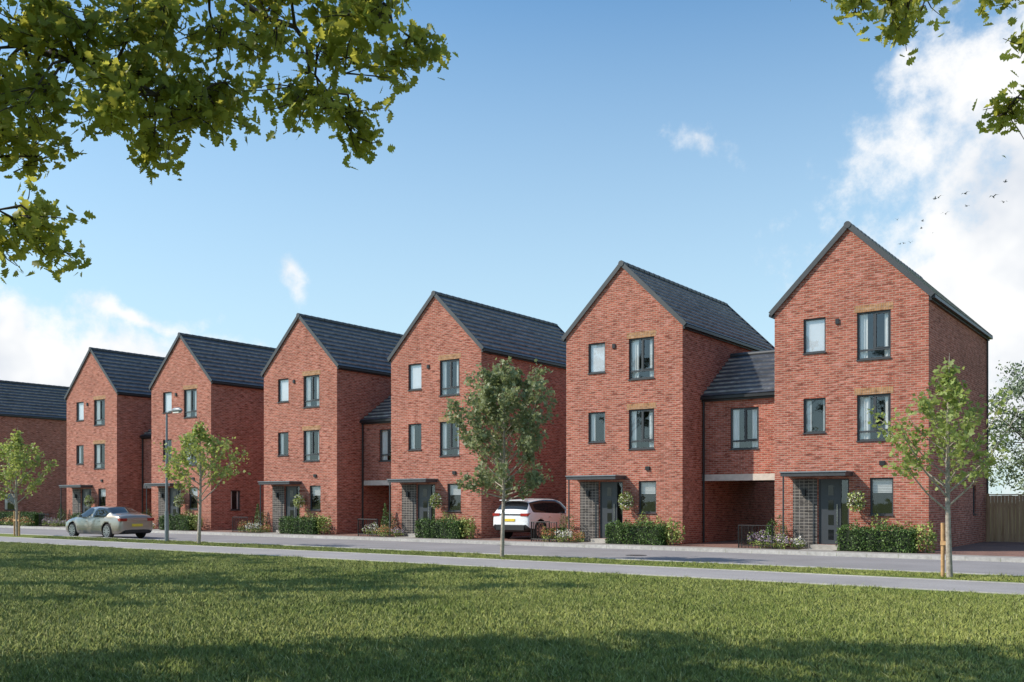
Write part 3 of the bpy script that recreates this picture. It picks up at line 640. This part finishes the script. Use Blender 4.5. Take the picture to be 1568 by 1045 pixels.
# ---------------------------------------------------------------- cars
def car(name,loc,rz,st,glass_side,glass_top,wheels,wr,paint,Ltot,suv):
    e=empty(name,loc,rz); vs=[];fs=[];mi=[]; ns=len(st); K=14
    for (x,hw,zb,zl,zt,ht) in st:
        half=[(0,zb),(hw*.9,zb),(hw*.985,zb+(.16 if suv else .10)),(hw,zb+(zl-zb)*.55),(hw*.955,zl),(ht,zt-.05),(ht*.75,zt),(0,zt+.02)]
        ring=half+[(-y,z) for (y,z) in half[1:-1]][::-1]
        for (y,z) in ring: vs.append((x,y,z))
    for i in range(ns-1):
        for j in range(K):
            fs.append((i*K+j,i*K+(j+1)%K,(i+1)*K+(j+1)%K,(i+1)*K+j))
            seg=j if j<7 else 13-j; mm=0
            if seg==4 and i in glass_side: mm=1
            if seg in(5,6) and i in glass_top: mm=1
            if seg in (0,): mm=2
            if suv and seg==1: mm=2
            mi.append(mm)
    fs.append(tuple(range(K))[::-1]);mi.append(0); fs.append(tuple((ns-1)*K+j for j in range(K)));mi.append(0)
    me=bpy.data.meshes.new('body'); me.from_pydata(vs,[],fs)
    for k in(paint,'cglass','carblack'): me.materials.append(M[k])
    me.polygons.foreach_set('material_index',mi); me.polygons.foreach_set('use_smooth',[True]*len(fs))
    import bmesh
    bm=bmesh.new();bm.from_mesh(me);bmesh.ops.recalc_face_normals(bm,faces=bm.faces)
    cl=bm.edges.layers.float.get('crease_edge') or bm.edges.layers.float.new('crease_edge')
    for ed in bm.edges:
        if len(ed.link_faces)==2 and ed.link_faces[0].material_index!=ed.link_faces[1].material_index: ed[cl]=.7
    bm.to_mesh(me);bm.free()
    o=bpy.data.objects.new('body',me); COL.objects.link(o)
    ss=o.modifiers.new('s','SUBSURF'); ss.levels=2;ss.render_levels=2
    cb=MB(); cb.mats=[paint,'cglass','carblack']
    for wx in wheels:
        for s in(-1,1): cb.tube([(wx,s*.55,wr+.01),(wx,s*1.3,wr+.01)],[wr+.055]*2,'carblack',28,sm=False)
    co=cb.obj('cut'); bmod=o.modifiers.new('b','BOOLEAN'); bmod.object=co; bmod.operation='DIFFERENCE'; bmod.solver='EXACT'
    bpy.context.view_layer.update(); dg=bpy.context.evaluated_depsgraph_get(); nm=bpy.data.meshes.new_from_object(o.evaluated_get(dg))
    o.modifiers.clear(); o.data=nm; bpy.data.objects.remove(co)
    o.parent=e
    hw=st[ns//2][1]
    for i,wx in enumerate(wheels):
        for s in(-1,1):
            m=MB(); y0=s*(hw-.24);y1=s*(hw-.03)
            m.tube([(wx,y0,wr),(wx,y0+s*.03,wr),(wx,y1-s*.03,wr),(wx,y1,wr)],[wr-.03,wr,wr,wr-.03],'tyre',32)
            m.tube([(wx,y1-s*.005,wr),(wx,y1+s*.006,wr)],[wr*.74]*2,'carblack',28,sm=False)
            m.tube([(wx,y1,wr),(wx,y1+s*.014,wr)],[wr*.15]*2,'rim',12,sm=False)
            for q in range(10):
                a=2*math.pi*q/10; d=Vector((math.cos(a),0,math.sin(a))); t=Vector((-math.sin(a),0,math.cos(a))); c=Vector((wx,y1+s*.011,wr))
                m.poly([c+d*wr*.1-t*.022,c+d*wr*.1+t*.022,c+d*wr*.72+t*.03,c+d*wr*.72-t*.03],'rim')
            n=28
            for q in range(n):
                a=2*math.pi*q/n;b=2*math.pi*(q+1)/n
                f=lambda an,r:(wx+math.cos(an)*r,y1+s*.012,wr+math.sin(an)*r)
                m.poly([f(a,wr*.68),f(b,wr*.68),f(b,wr*.77),f(a,wr*.77)],'rim')
            m.obj('wheel_%d'%(i*2+(s>0)+1),e)
    return e,o
def det(e,items,name='lights_and_trim'):
    m=MB()
    for it in items: m.box(*it)
    o=m.obj(name,e); b=o.modifiers.new('bv','BEVEL'); b.width=.012;b.segments=2
sed=[(0,.70,.42,.80,.88,.60),(.05,.85,.30,.93,1.03,.76),(.25,.895,.22,.975,1.11,.78),(.74,.91,.20,.975,1.15,.74),(1.05,.92,.19,.97,1.30,.67),(1.36,.925,.19,.965,1.415,.60),(2.0,.925,.19,.955,1.46,.57),
     (2.25,.925,.19,.95,1.465,.57),(2.34,.925,.19,.95,1.465,.57),(3.0,.925,.19,.945,1.42,.58),(3.32,.925,.19,.94,1.25,.62),(3.72,.92,.19,.925,1.03,.70),(4.25,.90,.2,.87,.95,.70),(4.65,.84,.22,.74,.83,.62),(4.85,.64,.32,.58,.66,.45)]
sedd=[(-.01,.2,.50,.84,.80,.93,'red'),(-.01,.2,-.84,-.50,.80,.93,'red'),(-.015,.05,-.50,.50,.85,.88,'chrome'),(-.02,.05,-.26,.26,.56,.68,'plate'),(-.012,.1,-.6,.6,.28,.40,'carblack'),
       (2.95,3.12,.93,1.08,.95,1.07,'carsilver'),(2.95,3.12,-1.08,-.93,.95,1.07,'carsilver'),(4.6,4.72,.5,.76,.62,.72,'chrome'),(4.6,4.72,-.76,-.5,.62,.72,'chrome'),
       (1.25,3.2,.885,.90,.955,.972,'chrome'),(1.25,3.2,-.90,-.885,.955,.972,'chrome'),(1.55,1.72,.928,.935,.78,.80,'chrome'),(2.6,2.77,.928,.935,.77,.79,'chrome')]
e,o=car('parked_sedan_car',(-38.95,-7.75,-.096),math.pi,sed,{4,5,6,8,9},{3,4,9,10},(.98,3.88),.34,'carsilver',4.85,False); det(e,sedd)
suv=[(0,.78,.52,.98,1.04,.68),(.05,.93,.38,1.07,1.19,.82),(.12,.95,.32,1.11,1.25,.82),(.36,.965,.30,1.13,1.58,.70),(.48,.965,.30,1.13,1.63,.70),(1.35,.965,.30,1.10,1.71,.69),(1.45,.965,.30,1.10,1.715,.69),(2.3,.965,.30,1.07,1.71,.69),(2.38,.965,.30,1.07,1.705,.69),
     (2.85,.965,.30,1.06,1.61,.70),(3.4,.96,.30,1.04,1.20,.78),(3.95,.94,.32,1.0,1.10,.76),(4.25,.88,.36,.90,.97,.68),(4.36,.72,.46,.72,.80,.5)]
suvd=[(-.005,.22,.54,.90,.98,1.10,'red'),(-.005,.22,-.90,-.54,.98,1.10,'red'),(-.012,.05,-.54,.54,1.02,1.07,'carblack'),(-.02,.05,-.26,.26,.76,.87,'plate'),(-.01,.12,-.72,.72,.40,.62,'carblack'),
       (.14,.42,-.64,.64,1.62,1.655,'carwhite'),(2.7,2.86,.96,1.14,1.08,1.22,'carwhite'),(2.7,2.86,-1.14,-.96,1.08,1.22,'carwhite'),
       (1.45,1.62,.966,.974,.92,.95,'chrome'),(1.45,1.62,-.974,-.966,.92,.95,'chrome'),(.8,2.6,.66,.69,1.71,1.745,'carblack'),(.8,2.6,-.69,-.66,1.71,1.745,'carblack')]
e,o=car('parked_suv_car',(-23.55,-.45,0),math.pi/2,suv,{3,4,5,6,7,8,9},{2,9},(.88,3.46),.395,'carwhite',4.36,True); det(e,suvd)
# ---------------------------------------------------------------- birds
M['bird']=simple('bird_plumage',(.12,.12,.13),.8)
BP=[(1432,305),(1437,303),(1448,328),(1478,297),(1480,316),(1521,302),(1537,310),(1540,279),(1413,339),(1411,350),(1428,357),(1374,337),(1384,373),(1394,372),(1378,374)]
for i,(x,y) in enumerate(BP):
    d=70+rnd(-8,8); big=.95 if i<8 else .6
    p=P((x-784)/1462*d,d,1.62+(767-y)*d/1462)
    e=empty('bird',p,rnd(-1.2,1.2)); e.rotation_euler[0]=rnd(-.4,.4); e.scale=(big,)*3; m=MB()
    m.tube([(0,-.17,0),(0,-.1,.02),(0,.02,.0),(0,.12,0),(0,.2,0)],[.008,.03,.045,.025,.006],'bird',6)
    h=rnd(.06,.2)
    for s in(-1,1):
        m.poly([(0,-.06,.02),(0,.05,.02),(s*.18,.03,h),(s*.18,-.07,h)],'bird'); m.poly([(s*.18,.03,h),(s*.42,.07,h*.6),(s*.18,-.07,h)],'bird')
    m.obj('body_and_wings',e)
# ---------------------------------------------------------------- light
SAZ=math.radians(230); SEL=math.radians(40)
sd=Vector((math.sin(SAZ)*math.cos(SEL),math.cos(SAZ)*math.cos(SEL),math.sin(SEL)))
su=bpy.data.lights.new('sun','SUN'); su.energy=5.0; su.angle=math.radians(.5); su.color=(1,.93,.83)
so=bpy.data.objects.new('sun',su); COL.objects.link(so); so.rotation_euler=(-sd).to_track_quat('-Z','Y').to_euler(); so.location=(0,0,40)
w=bpy.data.worlds.new('World'); scn.world=w; w.use_nodes=True; nt=w.node_tree; bg=nt.nodes['Background']; ST=.15; bg.inputs[1].default_value=ST
sky=N(nt,'ShaderNodeTexSky',sky_type='NISHITA'); sky.sun_disc=False; sky.sun_elevation=SEL; sky.sun_rotation=SAZ; sky.air_density=1.0; sky.dust_density=.5; sky.ozone_density=1.2
tc=N(nt,'ShaderNodeTexCoord'); vec=tc.outputs['Generated']; s=N(nt,'ShaderNodeSeparateXYZ'); nt.links.new(vec,s.inputs[0])
az=mth(nt,'MULTIPLY',mth(nt,'ARCTAN2',s.outputs[0],s.outputs[1]),57.2958); el=mth(nt,'MULTIPLY',mth(nt,'ARCSINE',s.outputs[2]),57.2958)
el0=el
w1n=N(nt,'ShaderNodeTexNoise'); w1n.inputs['Scale'].default_value=9; w1n.inputs['Detail'].default_value=3; nt.links.new(vec,w1n.inputs['Vector'])
ws=N(nt,'ShaderNodeSeparateColor'); nt.links.new(w1n.outputs['Color'],ws.inputs[0])
az=mth(nt,'ADD',az,mth(nt,'MULTIPLY',mth(nt,'SUBTRACT',ws.outputs[0],.5),9)); el=mth(nt,'ADD',el,mth(nt,'MULTIPLY',mth(nt,'SUBTRACT',ws.outputs[1],.5),7))
blobs=[(-4,12,9.5,10,1.5),(-8,20,6,4.3,1.15),(-11,10,6.5,5,1.3),(-4,22,5,3,1),(-13,14.5,3.2,2.2,.85),(-14.3,23.4,2.2,1.6,.5),(-25.1,20.3,3.8,2.4,.5),(-50.1,13.1,3,2,.34),(-57.5,10.2,5.5,1.2,.6),(-62.7,7.6,9,2.3,1.2),(-56,6.6,11,1.9,.9),
       (30,25,12,6,1),(60,15,15,6,1),(-140,25,20,7,1)]
cur=None
for a,b,rx,ry,wt in blobs:
    dx=mth(nt,'MULTIPLY_ADD',az,1/rx,-a/rx); dy=mth(nt,'MULTIPLY_ADD',el,1/ry,-b/ry)
    r=mth(nt,'SUBTRACT',wt,mth(nt,'SQRT',mth(nt,'MULTIPLY_ADD',dx,dx,mth(nt,'MULTIPLY',dy,dy))))
    cur=r if cur is None else mth(nt,'MAXIMUM',cur,r)
nz=noise(nt,16,6,vec,.65)
den=mth(nt,'ADD',mth(nt,'MAXIMUM',cur,-1.2),mth(nt,'MULTIPLY',mth(nt,'SUBTRACT',nz,.5),2.4))
mr=N(nt,'ShaderNodeMapRange',interpolation_type='SMOOTHSTEP'); nt.links.new(den,mr.inputs[0]); mr.inputs[1].default_value=-.15; mr.inputs[2].default_value=.7
shade=ramp(nt,noise(nt,8,4,vec,.6),.38,.60)
ccol=mixc(nt,shade,(5.0,5.3,5.8),(6.9,6.9,6.9))
hz=mth(nt,'POWER',ramp(nt,el0,28,1),1.0)
skyc=mixc(nt,1.0,sky.outputs[0],(.95,1.28,1.36),'MULTIPLY')
skyc=mixc(nt,mth(nt,'MULTIPLY',hz,.84),skyc,(4.6,5.7,6.05))
nt.links.new(mixc(nt,mth(nt,'MULTIPLY',mr.outputs[0],.97),skyc,ccol),bg.inputs[0])
# ---------------------------------------------------------------- camera
cd=bpy.data.cameras.new('camera'); co=bpy.data.objects.new('camera',cd); COL.objects.link(co); scn.camera=co
cd.sensor_width=36; cd.lens=36*1462/1568; cd.shift_y=(767-522.5)/1568; cd.clip_end=3000; cd.clip_start=.1
co.location=CAM; co.rotation_euler=(math.pi/2,0,YAW)
